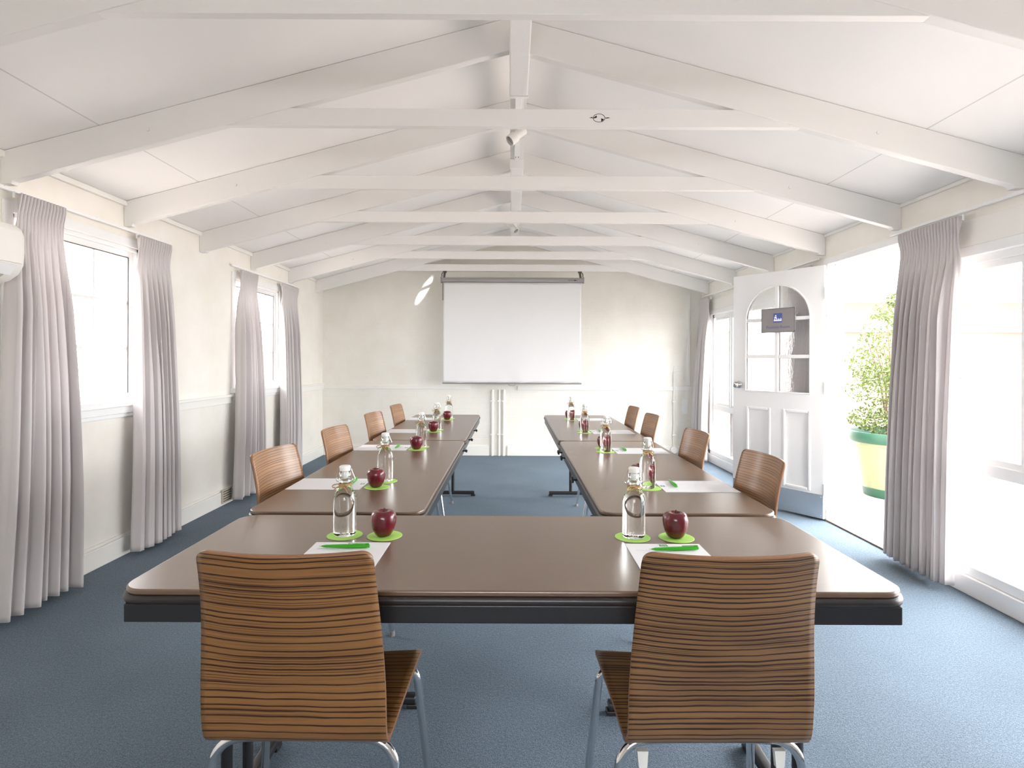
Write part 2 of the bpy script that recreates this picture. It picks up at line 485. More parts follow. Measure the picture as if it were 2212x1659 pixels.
trim('trim_8','flat board above the tall windows',M['trim'],(XW-.012,XW,YR,3.60,1.89,2.035),(XW-.012,XW,4.62,YB,1.89,2.02))
trim('trim_9','corner cover strip at the end wall',M['trim'],(2.31,2.345,YB-.02,YB,.93,2.14))

# door frame
def rbox(mb,*b): mb.box(*b)
t=.045
mb=MB((XW,4.1,0))
mb.box(XW-.012,XW+TR+.02,4.526,4.53+.055,0,2.075); mb.box(XW-.012,XW+TR+.02,3.68-.055,3.684,0,2.075); mb.box(XW-.012,XW+TR+.02,3.68,4.53,2.026,2.075)
mb.box(XW+.045,XW+.06,4.515,4.53,0,2.03); mb.box(XW+.045,XW+.06,3.68,3.695,0,2.03); mb.box(XW+.045,XW+.06,3.68,4.53,2.015,2.03)
struct(mb.build('trim_10',M['white'],smooth=False,bevel=.003),'white door frame of the open doorway')
struct(MB((XW,4.1,0)).box(XW-.015,XW+TR+.05,3.68,4.53,0,.012).build('trim_11',M['threshold'],smooth=False,bevel=.003),'worn strip across the doorway threshold')

# windows in wall_left (casement with small panes)
def window_left(n,a,b,c,d,label):
    w=sroot(f'window_{n}',(-XW,(a+b)/2,c),0,label); O=w.location
    mb=MB(O)                                                     # casing on the wall face
    e=.055
    mb.box(-XW,-XW+.014,a-e,a,c,d+e); mb.box(-XW,-XW+.014,b,b+e,c,d+e); mb.box(-XW,-XW+.014,a,b,d,d+e)
    mb.box(-XW-.07,-XW,a,a+.022,c,d); mb.box(-XW-.07,-XW,b-.022,b,c,d); mb.box(-XW-.07,-XW,a,b,d-.022,d)
    mb.build('frame',M['white'],w,smooth=False,bevel=.003)
    mb=MB(O); mb.box(-XW-.07,-XW+.045,a-.06,b+.06,c-.03,c+.012); mb.box(-XW,-XW+.026,a-.05,b+.05,c-.075,c-.03); mb.box(-XW,-XW+.014,a-.04,b+.04,c-.10,c-.075)
    mb.build('sill',M['white'],w,smooth=False,bevel=.004)
    mb=MB(O); x0,x1=-XW-.062,-XW-.030
    mb.box(x0,x1,a+.022,a+.06,c+.012,d-.022); mb.box(x0,x1,b-.06,b-.022,c+.012,d-.022); mb.box(x0,x1,a+.06,b-.06,d-.06,d-.022); mb.box(x0,x1,a+.06,b-.06,c+.012,c+.045)
    mb.build('sash',M['white'],w,smooth=False,bevel=.002)
    mb=MB(O); mb.box(x1-.004,x1+.003,b-.068,b-.058,c+.05,d-.06); mb.box(x1-.004,x1+.003,a+.06,b-.068,d-.066,d-.060)
    mb.build('seal',M['seal'],w,smooth=False,label='grey rubber seal')
    mb=MB(O)
    y0,y1,z0,z1=a+.06,b-.06,c+.045,d-.06
    for k in (1,2): yy=y0+(y1-y0)*k/3; mb.box(-XW-.0585,-XW-.0475,yy-.009,yy+.009,z0,z1)
    for k in (1,2): zz=z0+(z1-z0)*k/3; mb.box(-XW-.058,-XW-.047,y0,y1,zz-.010,zz+.010)
    mb.build('glazing_bars',M['fascia'],w,smooth=False)
    mb=MB(O); mb.box(-XW-.046,-XW-.042,y0,y1,z0,z1); mb.build('pane',M['pane'],w,smooth=False)
    mb=MB(O)
    mb.box(-XW-TL-.002,-XW-.072,b-.045,b+.001,c,d); mb.box(-XW-TL-.002,-XW-.072,a-.001,a+.045,c,d)
    mb.build('brick_reveal',M['brick'],w,smooth=False,label='tan brick outer reveal')
    return w
window_left(1,*LW[0],'small paned window between the curtains beside the air conditioner')
window_left(2,*LW[1],'small paned window between the curtains close to the end wall')

def window_tall(n,a,b,c,d,mull,label,x=XW,th=TR):
    w=sroot(f'window_{n}',(x,(a+b)/2,0),0,label); O=w.location
    mb=MB(O); e=.05
    mb.box(x-.014,x+th+.004,a-e,a+.003,0,d+e); mb.box(x-.014,x+th+.004,b-.003,b+e,0,d+e); mb.box(x-.014,x+th+.004,a,b,d-.004,d+e)
    mb.box(x+.02,x+.075,a,a+.04,c+.05,d); mb.box(x+.02,x+.075,b-.04,b,c+.05,d); mb.box(x+.02,x+.075,a,b,d-.045,d)
    mb.build('frame',M['white'],w,smooth=False,bevel=.003)
    mb=MB(O); mb.box(x-.03,x+th,a-e,b+e,0,c); mb.box(x-.014,x+th,a-e,b+e,c,c+.055)
    mb.build('sill',M['white'],w,smooth=False,bevel=.005)
    mb=MB(O); mb.box(x+.018,x+.08,a+.04,b-.04,.655,.72); mb.build('transom',M['white'],w,smooth=False,bevel=.004)
    for m in mull:
        mb=MB(O); mb.box(x+.016,x+.078,m-.022,m+.022,.72,d-.045); mb.build('mullion',M['white'],w,smooth=False,bevel=.003)
        mb=MB(O); mb.box(x+.03,x+.06,m-.008,m+.008,c+.055,.655); mb.build('lower_mullion',M['seal'],w,smooth=False,label='dark grey joint between the lower panes')
    mb=MB(O); mb.box(x+.045,x+.049,a+.04,b-.04,c+.055,.655); mb.build('lower_pane',M['pane'],w,smooth=False)
    mb=MB(O); mb.box(x+.045,x+.049,a+.04,b-.04,.72,d-.045); mb.build('upper_pane',M['pane'],w,smooth=False)
    # lighter sliding sash rails inside the upper opening
    mb=MB(O)
    ms=[a+.04]+list(mull)+[b-.04]
    for p,q in zip(ms,ms[1:]):
        mb.box(x+.03,x+.044,p+.0225,p+.05,.7205,d-.0455); mb.box(x+.03,x+.044,q-.05,q-.0225,.7205,d-.0455); mb.box(x+.03,x+.044,p+.05,q-.05,d-.08,d-.0455); mb.box(x+.03,x+.044,p+.05,q-.05,.7205,.75)
    mb.build('sash',M['white'],w,smooth=False)
    return w
window_tall(3,*RWIN[0],(1.85,2.80),'tall white framed window beside the wide grey curtain')
window_tall(4,*RWIN[1],(5.98,6.64),'tall white framed window beyond the open door')
# added rear window, out of view, letting in daylight on the chair backs
w=sroot('window_5',(0,YR,.75)); mb=MB(w.location)
a,b,c,d=RW
mb.box(a,a+.05,YR-.1,YR-.03,c,d); mb.box(b-.05,b,YR-.1,YR-.03,c,d); mb.box(a,b,YR-.1,YR-.03,d-.05,d); mb.box(a,b,YR-.1,YR-.03,c,c+.05); mb.box(-.03,.03,YR-.1,YR-.03,c,d)
mb.build('frame',M['white'],w,smooth=False); mb=MB(w.location); mb.box(a+.05,b-.05,YR-.067,YR-.063,c+.05,d-.05); mb.build('pane',M['pane'],w,smooth=False)

# ------------------------------------------------------------------ door leaf
HX,HY=2.472,4.532; ang=math.atan2(.827,-.562)
door=sroot('door_1',(HX,HY,0),ang,'white panelled door standing open, with arched rippled glass and a grey sign')
DW=.81; GU0,GU1=.11,.685; GC=(GU0+GU1)/2; GR=(GU1-GU0)/2; ZG0,ZS=1.0,1.615
mb=MB()
def dbox(u0,u1,z0,z1,y0=-.018,y1=.018): mb.box(u0,u1,y0,y1,z0,z1)
zb,zt=.018,2.02
dbox(0,GU0,ZG0,zt); dbox(GU1,DW,ZG0,zt)
P0,P1,P2,P3=.105,.335,.45,.675; PZ0,PZ1=.225,.86
dbox(0,P0,zb,ZG0); dbox(P1,P2,zb,ZG0); dbox(P3,DW,zb,ZG0); dbox(P0,P1,zb,PZ0); dbox(P2,P3,zb,PZ0); dbox(P0,P1,PZ1,ZG0); dbox(P2,P3,PZ1,ZG0)
N=20                                                            # spandrel above the arch
for k in range(N):
    a0=PI*k/N; a1=PI*(k+1)/N
    pts=[(GC+GR*math.cos(a0),ZS+GR*math.sin(a0)),(GC+GR*math.cos(a0),zt),(GC+GR*math.cos(a1),zt),(GC+GR*math.cos(a1),ZS+GR*math.sin(a1))]
    mb.prism(pts,'y',-.018,.018)
bmesh.ops.remove_doubles(mb.bm,verts=mb.bm.verts,dist=1e-5)
mb.build('door_leaf',M['doorw'],door,smooth=False)
for (u0,u1) in ((P0,P1),(P2,P3)):
    mb=MB(); mb.box(u0,u1,-.007,.007,PZ0,PZ1)
    pn=mb.build('panel',M['doorw'],door,smooth=False)
    mb=MB(); e=.02
    for y0,y1 in ((.006,.024),(-.024,-.006)):
        mb.box(u0-.004,u0+e,y0,y1,PZ0-.004,PZ1+.004); mb.box(u1-e,u1+.004,y0,y1,PZ0-.004,PZ1+.004); mb.box(u0+e,u1-e,y0,y1,PZ1-e,PZ1+.004); mb.box(u0+e,u1-e,y0,y1,PZ0-.004,PZ0+e)
    mb.build('moulding',M['doorw'],pn,smooth=False,bevel=.007,seg=3)
mb=MB()                                                         # glazing bars
mb.box(GC-.015,GC+.015,-.017,.022,ZG0,ZS+GR-.003)
for z in (1.30,ZS): mb.box(GU0,GU1,-.017,.021,z-.015,z+.015)
mb.build('glazing_bars',M['doorw'],door,smooth=False,bevel=.004)
mb=MB()
arch=[(GU1,ZG0),(GU1,ZS)]+[(GC+GR*math.cos(PI*k/24),ZS+GR*math.sin(PI*k/24)) for k in range(25)]+[(GU0,ZG0)]
path=[(u,.019,z) for u,z in arch]+[(GU0,.019,ZG0),(GU1,.019,ZG0)]
mb.tube(path,.007,6); mb.build('glass_bead',M['doorw'],door)
def pane(pts):
    mb=MB(); mb.prism(pts,'y',-.0025,.0025); mb.build('pane',M['ripple'],door,smooth=False)
for u0,u1 in ((GU0,GC-.015),(GC+.015,GU1)):
    pane([(u0,ZG0),(u1,ZG0),(u1,1.285),(u0,1.285)]); pane([(u0,1.315),(u1,1.315),(u1,ZS-.015),(u0,ZS-.015)])
    s=1 if u0>GC-.01 else -1
    a0=math.asin(.015/GR)
    arc=[(GC+s*GR*math.cos(q),ZS+GR*math.sin(q)) for q in [a0+(PI/2-2*a0)*k/12 for k in range(13)]]
    pane([(GC+s*.015,ZS+.015)]+arc)
mb=MB(); mb.box(.004,DW-.004,.018,.0205,.02,.205); kp=mb.build('kick_plate',M['steel'],door,smooth=False,label='brushed steel kick plate')
mb=MB()
for u in (.02,.4,DW-.02):
    for z in (.04,.185): mb.lathe([(0,.0205),(.005,.0205),(.004,.023),(0,.0235)],(u,0,z),8,axis='y')
build_each(mb,'screw',M['steel'],kp)
mb=MB(); ku,kz=.752,1.05
for s in (1,-1):
    pr=[(0,.018),(.031,.018),(.031,.022),(.026,.027),(.013,.030),(.012,.045),(.020,.050),(.0275,.060),(.0275,.068),(.022,.077),(.012,.081),(0,.0815)]
    mb.lathe([(r,h*s) for r,h in pr],(ku,0,kz),24,axis='y')
kb=mb.build('door_knob',M['steel'],door,label='round steel door knob')
mb=MB(); mb.lathe([(0,.0815),(.007,.0815),(.007,.0845),(0,.085)],(ku,0,kz),12,axis='y'); mb.build('keyhole',M['dkmetal'],kb)
mb=MB()
for z in (.25,1.05,1.80):
    mb.box(-.005,.0,-.018,.018,z-.045,z+.045); mb.tube([(-.006,.02,z-.045),(-.006,.02,z+.045)],.005,8)
build_each(mb,'hinge',M['white'],door)
# sign hung on the door glass
sg=thing('door_sign','small grey sign with blue meeting pictogram and lettering on the arched door glass','sign',(HX,HY,0),ang)
U0,U1,Z0,Z1=.228,.525,1.503,1.706
base=Vector((HX,HY,0))+Matrix.Rotation(ang,3,'Z')@Vector(((U0+U1)/2,.026,Z0))
sg.location=base
mb=MB(((U0+U1)/2,.026,Z0)); mb.box(U0,U1,.026,.034,Z0,Z1); mb.build('plate',M['sign'],sg,smooth=False,bevel=.002)
mb=MB(((U0+U1)/2,.026,Z0))
for b in ((U0,U0+.006,Z0,Z1),(U1-.006,U1,Z0,Z1),(U0,U1,Z0,Z0+.006),(U0,U1,Z1-.006,Z1)): mb.box(b[0],b[1],.034,.0355,b[2],b[3])
mb.build('edge',M['signedge'],sg,smooth=False)
# seen from the room the sign reads with local x decreasing to the viewer's right
face=Matrix(((-1,0,0,0),(0,0,1,0),(0,1,0,0),(0,0,0,1)))          # text x -> -u, y -> z, normal -> +y
def sm(dx,dz,h=.0): return Matrix.Translation((dx,.0085+h,dz))@face
mb=MB(); mb.prism(rrect(.039,.039,.007,5,0,.122),'y',.008,.0095); pg=mb.build('pictogram',M['blue'],sg,smooth=False,label='blue square pictogram of a speaker and audience')
mb=MB()
def disc(u,z,r,n=12): mb.prism([(u+r*math.cos(2*PI*k/n),z+r*math.sin(2*PI*k/n)) for k in range(n)],'y',.0094,.0104)
disc(.018,.142,.0062)
mb.prism([(.010,.134),(.026,.134),(.027,.118),(.009,.118)],'y',.0094,.0104); mb.prism([(.024,.133),(.032,.128),(.031,.124),(.024,.128)],'y',.0094,.0104)
for k in range(4):
    u=.026-k*.018; disc(u,.115 if k%2 else .113,.0048); mb.prism([(u-.0085,.102),(u+.0085,.102),(u+.006,.109),(u-.006,.109)],'y',.0094,.0104)
mb.box(-.034,.034,.0094,.0104,.095,.102)
mb.build('figures',M['signw'],pg,smooth=False)
text_mesh('Poolside Room',.034,'lettering',M['lav'],sg,sm(0,.045))

# ------------------------------------------------------------------ roof trusses
Y0,DY=2.80,.9
TY=[1.0,1.90,2.80,3.69,4.58,5.48,6.40,7.29]
TZ=[2.41,2.408,2.402,2.36,2.36,2.36,2.39,2.39]
names=['','white roof truss overhead, first one in view, cut off by the picture top',
 'white roof truss whose tie beam has a dark cracked knot','white roof truss third in line, behind the knotted one',
 'white roof truss fourth in line, halfway along the room','white roof truss fifth in line, just beyond the second spotlight gap',
 'white roof truss sixth in line, second from the projector screen','white roof truss above the projector screen, last before the end wall']
names[5]='white roof truss fifth in line, third from the projector screen'
RD=.16; RT=.045
for i,(y,z) in enumerate(zip(TY,TZ)):
    if i==0: continue
    tr=thing('roof_truss',names[i],'roof truss',(0,y,ZW-RD),0,'white roof trusses')
    O=tr.location
    for s in (-1,1):
        zl=lambda x: ZW+SL*(XW-abs(x))
        mb=MB(O); e=.001
        mb.prism([(0,ZA-e),(s*(XW-.001),ZW-e),(s*(XW-.001),ZW-RD),(s*(XW-.05),ZW-RD),(s*(XW-.06),zl(XW-.06)-RD),(0,ZA-RD)],'y',y,y+RT)
        rf=mb.build('rafter',M['beam'],tr,smooth=False,bevel=.003)
        mb=MB(O)
        for xx in (1.78,): mb.lathe([(0,y-.004),(.007,y-.004),(.009,y)],(s*xx,0,zl(xx)-.085),10,axis='y')
        mb.build('bolt',M['beam'],rf)
    # half width of the tie where it meets the rafters' underside
    hx=XW-(z-(ZW-RD))/SL+.02
    hx2=XW-(z+.086-(ZW-RD))/SL+.02
    mb=MB(O); mb.prism([(-hx,z),(hx,z),(hx2,z+.086),(-hx2,z+.086)],'y',y+.005,y+.04)
    tb=mb.build('tie_beam',M['beam'],tr,smooth=False,bevel=.002)
    if i==2:
        mb=MB(O); kx,kz=.420,z+.043; yy=y+.0035
        ring=[(kx+.029*math.cos(2*PI*k/20),yy+.0012,kz+.020*math.sin(2*PI*k/20)) for k in range(20)]
        mb.tube(ring,.0012,6,closed=True)
        mb.prism([(kx-.030,kz),(kx-.012,kz+.012),(kx-.010,kz+.002),(kx-.022,kz-.002)],'y',yy,y+.006)
        mb.prism([(kx+.010,kz-.002),(kx+.024,kz-.006),(kx+.012,kz-.019)],'y',yy,y+.006)
        mb.prism([(kx-.046,kz+.001),(kx-.034,kz+.004),(kx-.030,kz+.001),(kx-.036,kz-.001)],'y',yy,y+.006)
        mb.prism([(kx+.030,kz+.001),(kx+.044,kz+.003),(kx+.054,kz+.001),(kx+.044,kz-.001),(kx+.034,kz-.002)],'y',yy,y+.006)
        mb.build('knot',M['dark'],tb,smooth=False,label='dark cracked knot')

# ridge cover board, battens, track and spotlights
tag(MB((.03,4,2.757)).box(-.018,.078,1.2,YB-.3,2.757,2.776).build('ridge_board',M['beam'],smooth=False,bevel=.002),'flat white board running along the ridge under the trusses','board')
def batten(y0,y1,label):
    b=thing('batten_light',label,'ceiling light',(.03,(y0+y1)/2,2.68),0,'fluorescent batten lights along the ridge'); O=b.location
    mb=MB(O); mb.box(-.014,.074,y0+.02,y1-.02,2.735,2.756); mb.build('base',M['white'],b,smooth=False)
    mb=MB(O); mb.box(-.018,.078,y0+.022,y1-.022,2.690,2.735); mb.build('diffuser',M['difft'],b,smooth=False,bevel=.006)
    for yy in (y0,y1-.022):
        mb=MB(O); mb.box(-.021,.081,yy,yy+.022,2.686,2.7555); mb.build('end_cap',M['white'],b,smooth=False,bevel=.002)
batten(1.88,3.13,'white batten light under the ridge beside the knotted tie beam')
batten(4.26,5.50,'white batten light under the ridge further along towards the screen')
def track(y0,y1,label):
    b=thing('light_track',label,'light track',(.03,(y0+y1)/2,2.74),0,'light tracks along the ridge'); O=b.location
    mb=MB(O); mb.box(.012,.048,y0,y1,2.735,2.7565); mb.build('rail',M['white'],b,smooth=False,bevel=.002)
    mb=MB(O)
    for yy in (y0+.05,y1-.07):
        for xx in (.018,.038): mb.box(xx,xx+.005,yy,yy+.02,2.733,2.7352)
    build_each(mb,'slot',M['dkmetal'],b,smooth=False)
track(3.16,4.23,'white light track between the two batten lights')
track(5.53,6.55,'white light track near the projector screen end')
def spot(loc,d,label):
    s=thing('spotlight',label,'spotlight',loc,0,'white track spotlights'); d=Vector(d).normalized(); L=Vector(loc)
    q=d.to_track_quat('Z','Y').to_matrix().to_4x4()
    def part(prof,name,mat,par=s):
        mb=MB(); mb.lathe(prof,(0,0,0),20); 
        o=mb.build(name,mat,par); o.data.transform(q); return o
    bd_=part([(0,-.075),(.022,-.075),(.026,-.070),(.026,.0),(.031,.004),(.036,.008),(.036,.058),(.031,.058),(.030,.03),(0,.03)],'lamp_body',M['plastic'])
    part([(0,.038),(.029,.038),(.029,.041),(0,.043)],'lens',M['alu'],bd_)
    mb=MB(); mb.tube([(0,0,-.01),(.0,.01,.03),(0,.012,2.734-L.z)],.006,8); mb.box(-.012,.012,0,.05,2.712-L.z,2.734-L.z)
    mb.build('mount',M['plastic'],s)
spot((.02,3.62,2.672),(-.62,-.28,-.55),'white can spotlight below the ridge between the batten lights')
spot((.0,6.05,2.655),(.58,-.30,-.66),'small white can spotlight below the ridge near the screen end')

# ------------------------------------------------------------------ curtains
def smooth(x,a,b):
    t_=min(1,max(0,(x-a)/(b-a))); return t_*t_*(3-2*t_)
def curtain(label, side, top, bot, zt, zb, n, seed, off=(.055,.085), amp=.045):
    rr=random.Random(seed)
    yc=(top[0]+top[1])/2
    c=thing('curtain',label,'curtain',(side*(XW-.06),yc,zb),0,'mauve grey pleated curtains'); O=c.location
    H=zt-zb
    wts=[.55+rr.random() for _ in range(n)]; tot=sum(wts); cum=[0]
    for w_ in wts: cum.append(cum[-1]+w_/tot)
    am=[.45+.75*rr.random() for _ in range(n+2)]; ph=rr.random()*6
    def phase(u,v):
        m=smooth(v,.05,.5)
        k=u*n
        i=min(n-1,max(0,next((j for j in range(n) if u<=cum[j+1]+1e-9),n-1)))
        kb=i+(u-cum[i])/(cum[i+1]-cum[i])
        return (1-m)*k+m*kb
    def P(u,v):
        h=v*H
        ph_=phase(u,v); i=min(n-1,int(ph_)); fr=ph_-int(ph_)
        aloc=am[i]*(1-smooth(fr,.5,1)) + am[i+1]*smooth(fr,.5,1)
        # header flare, pinch at 9 cm, then widening folds
        if h<.11: A=.020-.011*smooth(h,.02,.11)
        else: A=.009+(amp*aloc-.009)*smooth(h,.11,.60)
        A*=1+.15*math.sin(3*v+ph)
        lob=lambda t_,p_: 2*abs(math.sin(PI*t_))**p_-1
        hd=smooth(h,.05,.32)
        s_=(1-hd)*lob(u*n*2+.3,.6)+hd*(lob(ph_,.62)+.20*math.sin(4*PI*ph_+ph+2*v)+.12*math.sin(2*PI*2.37*u*3+3*v+ph))
        base=off[0]+(off[1]-off[0])*smooth(v,0,.8)
        q=v**.8
        y0=top[0]+(bot[0]-top[0])*q; y1=top[1]+(bot[1]-top[1])*q
        if h>.05: 
            pin=.025*(1-smooth(abs(h-.13),0,.12))*(y1-y0)
            y0+=pin; y1-=pin
        x=side*(XW-max(.012,base+A*s_))
        y=y0+(y1-y0)*u+.010*math.cos(2*PI*ph_)*smooth(v,.05,.3)
        z=zt-h+.006*math.sin(5*u+ph)*v
        return (x,y,z)
    nu=n*22; W=(abs(bot[1]-bot[0])*2.2)
    mb=MB(O); mb.grid(P,nu,72,lambda u,v:(u*W,v*H)); 
    cl=mb.build('drape',M['fabric'],c,solid=.003,recalc=False,angle=80)
    mb=MB(O); mb.grid(lambda u,v: Vector(P(u,1-(.10+.004*v)/H))-Vector((side*.0022,0,0)),nu,1); mb.build('hem_seam',M['fabric'],cl,recalc=False)
    mb=MB(O)
    for k in range(n):
        u=(k+.5)/n; p=Vector(P(u,.012)); mb.box(side*(XW-.042)-.006,side*(XW-.042)+.006,p.y-.003,p.y+.003,zt-.02,zt+.012)
    build_each(mb,'hook',M['white'],c,smooth=False)
    return c
curtain('mauve grey curtain hanging beside the wall air conditioner',-1,(2.815,3.10),(2.64,3.12),2.07,.035,7,11,(.075,.125),.05)
curtain('mauve grey curtain on the end-wall side of the window near the air conditioner',-1,(3.735,4.09),(3.64,4.13),2.065,.03,7,23,(.06,.11),.05)
curtain('mauve grey curtain at the near side of the small window by the end wall',-1,(5.15,5.48),(4.99,5.54),2.06,.03,7,31,(.06,.11),.045)
curtain('mauve grey curtain next to the end wall on the small-window side',-1,(6.07,6.53),(6.00,6.47),2.06,.03,7,47,(.06,.11),.045)
curtain('wide grey curtain hanging between the open doorway and the tall window',1,(3.11,3.60),(3.14,3.69),2.055,.03,10,53,(.065,.095),.045)
curtain('grey curtain gathered beside the switch plates in the end-wall corner',1,(7.08,7.46),(7.05,7.44),2.045,.03,8,61,(.07,.13),.05)
curtain('grey curtain seen through the rippled glass behind the open door',1,(4.68,5.10),(4.68,5.12),2.045,.03,8,71,(.05,.065),.03)
def rail(label,side,y0,y1):
    x=side*(XW-.034); b=thing('curtain_rail',label,'curtain rail',(x,(y0+y1)/2,2.08),0,'white curtain rails'); O=b.location
    mb=MB(O); mb.box(x-.008,x+.008,y0,y1,2.078,2.094); mb.build('track',M['white'],b,smooth=False,bevel=.002)
    mb=MB(O)
    for yy in (y0+.1,(y0+y1)/2,y1-.1): mb.box(min(x,side*XW),max(x,side*XW),yy-.01,yy+.01,2.094,2.100)
    build_each(mb,'bracket',M['white'],b,smooth=False)
rail('white curtain rail over the window beside the air conditioner',-1,2.70,4.14)
rail('white curtain rail over the small window by the end wall',-1,5.05,6.60)
rail('long white curtain rail over the doorway and tall window',1,.5,3.75)
rail('white curtain rail behind the open door',1,4.62,7.50)

# ------------------------------------------------------------------ air conditioner
ac=thing('air_conditioner','white wall mounted air conditioner beside the first curtain','air conditioner',(-XW,2.3,1.61)); O=ac.location
prof=[(-2.499,1.625),(-2.42,1.612),(-2.375,1.622),(-2.33,1.655),(-2.308,1.695),(-2.303,1.76),(-2.305,1.83),(-2.318,1.865),(-2.345,1.885),(-2.499,1.888)]
MB(O).prism(prof,'y',1.92,2.715).build('casing',M['plastic'],ac,bevel=.008,seg=3)
mb=MB(O); mb.prism([(-2.302,1.70),(-2.297,1.70),(-2.297,1.85),(-2.302,1.85)],'y',1.94,2.69); mb.build('front_panel',M['plastic'],ac,smooth=False,bevel=.002)
mb=MB(O); mb.prism([(-2.335,1.648),(-2.300,1.692),(-2.294,1.690),(-2.328,1.644)],'y',1.98,2.66); mb.build('air_flap',M['white'],ac,smooth=False)
mb=MB(O); mb.prism([(-2.40,1.610),(-2.34,1.642),(-2.343,1.648),(-2.40,1.620)],'y',1.98,2.64)
mb.build('outlet',M['grille'],ac,smooth=False)
mb=MB(O)
for k in range(12): mb.box(-2.395,-2.345,2.0+k*.055,2.004+k*.055,1.606,1.64)
build_each(mb,'vane',M['plastic'],ac,smooth=False)

# ------------------------------------------------------------------ projector screen
ps=thing('projector_screen','pull-down white projector screen with grey housing on the end wall','projector screen',(0,7.42,.96)); O=ps.location
ys=7.24
mb=MB(O); mb.prism(rrect(.03,.03,.012,4,ys,2.268),'x',-.885,.895); hs=mb.build('housing',M['alu'],ps)
mb=MB(O)
for x in (-.895,.895): mb.box(x-.008,x+.008,ys-.034,ys+.034,2.232,2.304)
build_each(mb,'end_cap',M['alu'],hs,smooth=False,bevel=.003)
mb=MB(O); mb.box(.70,.82,ys-.0315,ys-.0295,2.258,2.274); mb.build('badge',M['sign'],hs,smooth=False)
mb=MB(O); mb.box(.775,.80,ys-.0325,ys-.031,2.260,2.270); mb.build('badge_mark',M['dark'],hs,smooth=False)
def scr(u,v):
    z=2.236-(2.236-.972)*v
    x=-.868+1.736*u
    wv=.004*math.sin(u*17+2*v)*v*v+.006*math.exp(-((u-.5+ (1-v)*.4)/.05)**2)*v*v+.0025*math.sin(u*41)*v**6
    return (x,ys-.012+wv,z)
MB(O).grid(scr,90,40).build('screen_fabric',M['screen'],ps,solid=.001,recalc=False,angle=80)
bb=MB(O).tube([(-.875,ys-.01,.968),(.875,ys-.01,.968)],.010,12).build('bottom_bar',M['alu'],ps)
MB(O).tube([(-.04,ys-.01,.958),(-.036,ys-.01,.944),(-.02,ys-.01,.938),(.02,ys-.01,.938),(.036,ys-.01,.944),(.04,ys-.01,.958)],.003,8).build('pull_handle',M['alu'],bb)
for s in (-1,1):
    mb=MB(O); x=s*.86
    mb.prism([(ys-.01,2.30),(ys+.01,2.30),(7.335,2.372),(7.315,2.388),(7.295,2.388)],'x',x-.012,x+.012)
    mb.box(x-.022,x+.022,7.288,7.340,2.376,2.3895)
    mb.tube([(x-.03*s*-1,ys+.01,2.31),(x+.03*s,ys+.01,2.345),(x+.02*s,ys+.02,2.365)],.006,8)
    mb.build('bracket',M['dkmetal'],ps,smooth=False,label='dark metal hanging bracket')
MB(O).tube([(-.874,ys-.02,2.235),(-.876,ys-.02,2.12),(-.874,ys-.02,2.01)],.004,8).build('pull_cord',M['dkmetal'],ps)

# pipes, switches and sockets on the end wall
def pipe(x,w,z1,label,group='white conduit pipes on the end wall'):
    p=thing('conduit_pipe',label,'pipe',(x,YB-.02,0),0,group); O=p.location
    MB(O).tube([(x,YB-.018,0.0),(x,YB-.018,z1)],w/2,14).build('tube',M['trim'],p)
    mb=MB(O)
    for z in (.28,.72): mb.box(x-w/2-.012,x+w/2+.012,YB-.036,YB-.001,z-.009,z+.009)
    build_each(mb,'clip',M['trim'],p,smooth=False,bevel=.003)
pipe(-.255,.032,.87,'cream conduit pipe below the screen, on its own beside the pair')
pipe(-.165,.026,.87,'cream conduit pipe below the screen, middle of the three')
pipe(-.105,.034,.87,'cream conduit pipe below the screen, door side of the three')
pipe(2.135,.022,1.12,'thin cream conduit running down from the triple switch plate')
def plate(name,label,cat,x,z,w,h,dots,mat='plastic'):
    p=thing(name,label,cat,(x,YB,z-h/2)); O=p.location
    MB(O).box(x-w/2,x+w/2,YB-.012,YB,z-h/2,z+h/2).build('plate',M[mat],p,smooth=False,bevel=.003)
    if dots:
        for k in range(dots):
            xx=x+(k-(dots-1)/2)*w/(dots+.4)
            MB(O).lathe([(0,-.017),(.007,-.017),(.009,-.0125),(.009,-.011)],(xx,YB,z),12,axis='y').build('switch',M['white'],p)
plate('switch_plate','cream triple switch plate on the end wall beside the gathered curtain','switch',2.20,1.155,.125,.072,3)
plate('small_box','tiny cream junction box under the switch plate','box',2.295,1.035,.045,.045,0)
plate('wall_panel','narrow white access panel low beside the gathered curtain','panel',2.285,.66,.075,.20,0,'white')
plate('power_socket','white power socket low on the end wall beside the round box','socket',2.225,.075+.005,.075,.075,2)
rb=MB((2.135,YB-.03,.02)).lathe([(0,-.04),(.04,-.04),(.05,-.03),(.05,0)],(2.135,YB-bd,.085),24,axis='y').build('round_junction_box',M['plastic'])
rb.location=(2.135,YB-.03,.02); tag(rb,'round cream junction box at the foot of the thin conduit','box')
v=thing('skirting_vent','small grey vent plate on the baseboard near the first small window','vent',(-XW+bd,5.02,.0)); O=v.location
MB(O).box(-XW+bd,-XW+bd+.012,4.90,5.06,.02,.135).build('plate',M['grille'],v,smooth=False,bevel=.002)
mb=MB(O)
for k in range(5): mb.box(-XW+bd+.012,-XW+bd+.015,4.915,5.045,.035+k*.02,.043+k*.02)
mb.build('slots',M['dkmetal'],v,smooth=False)

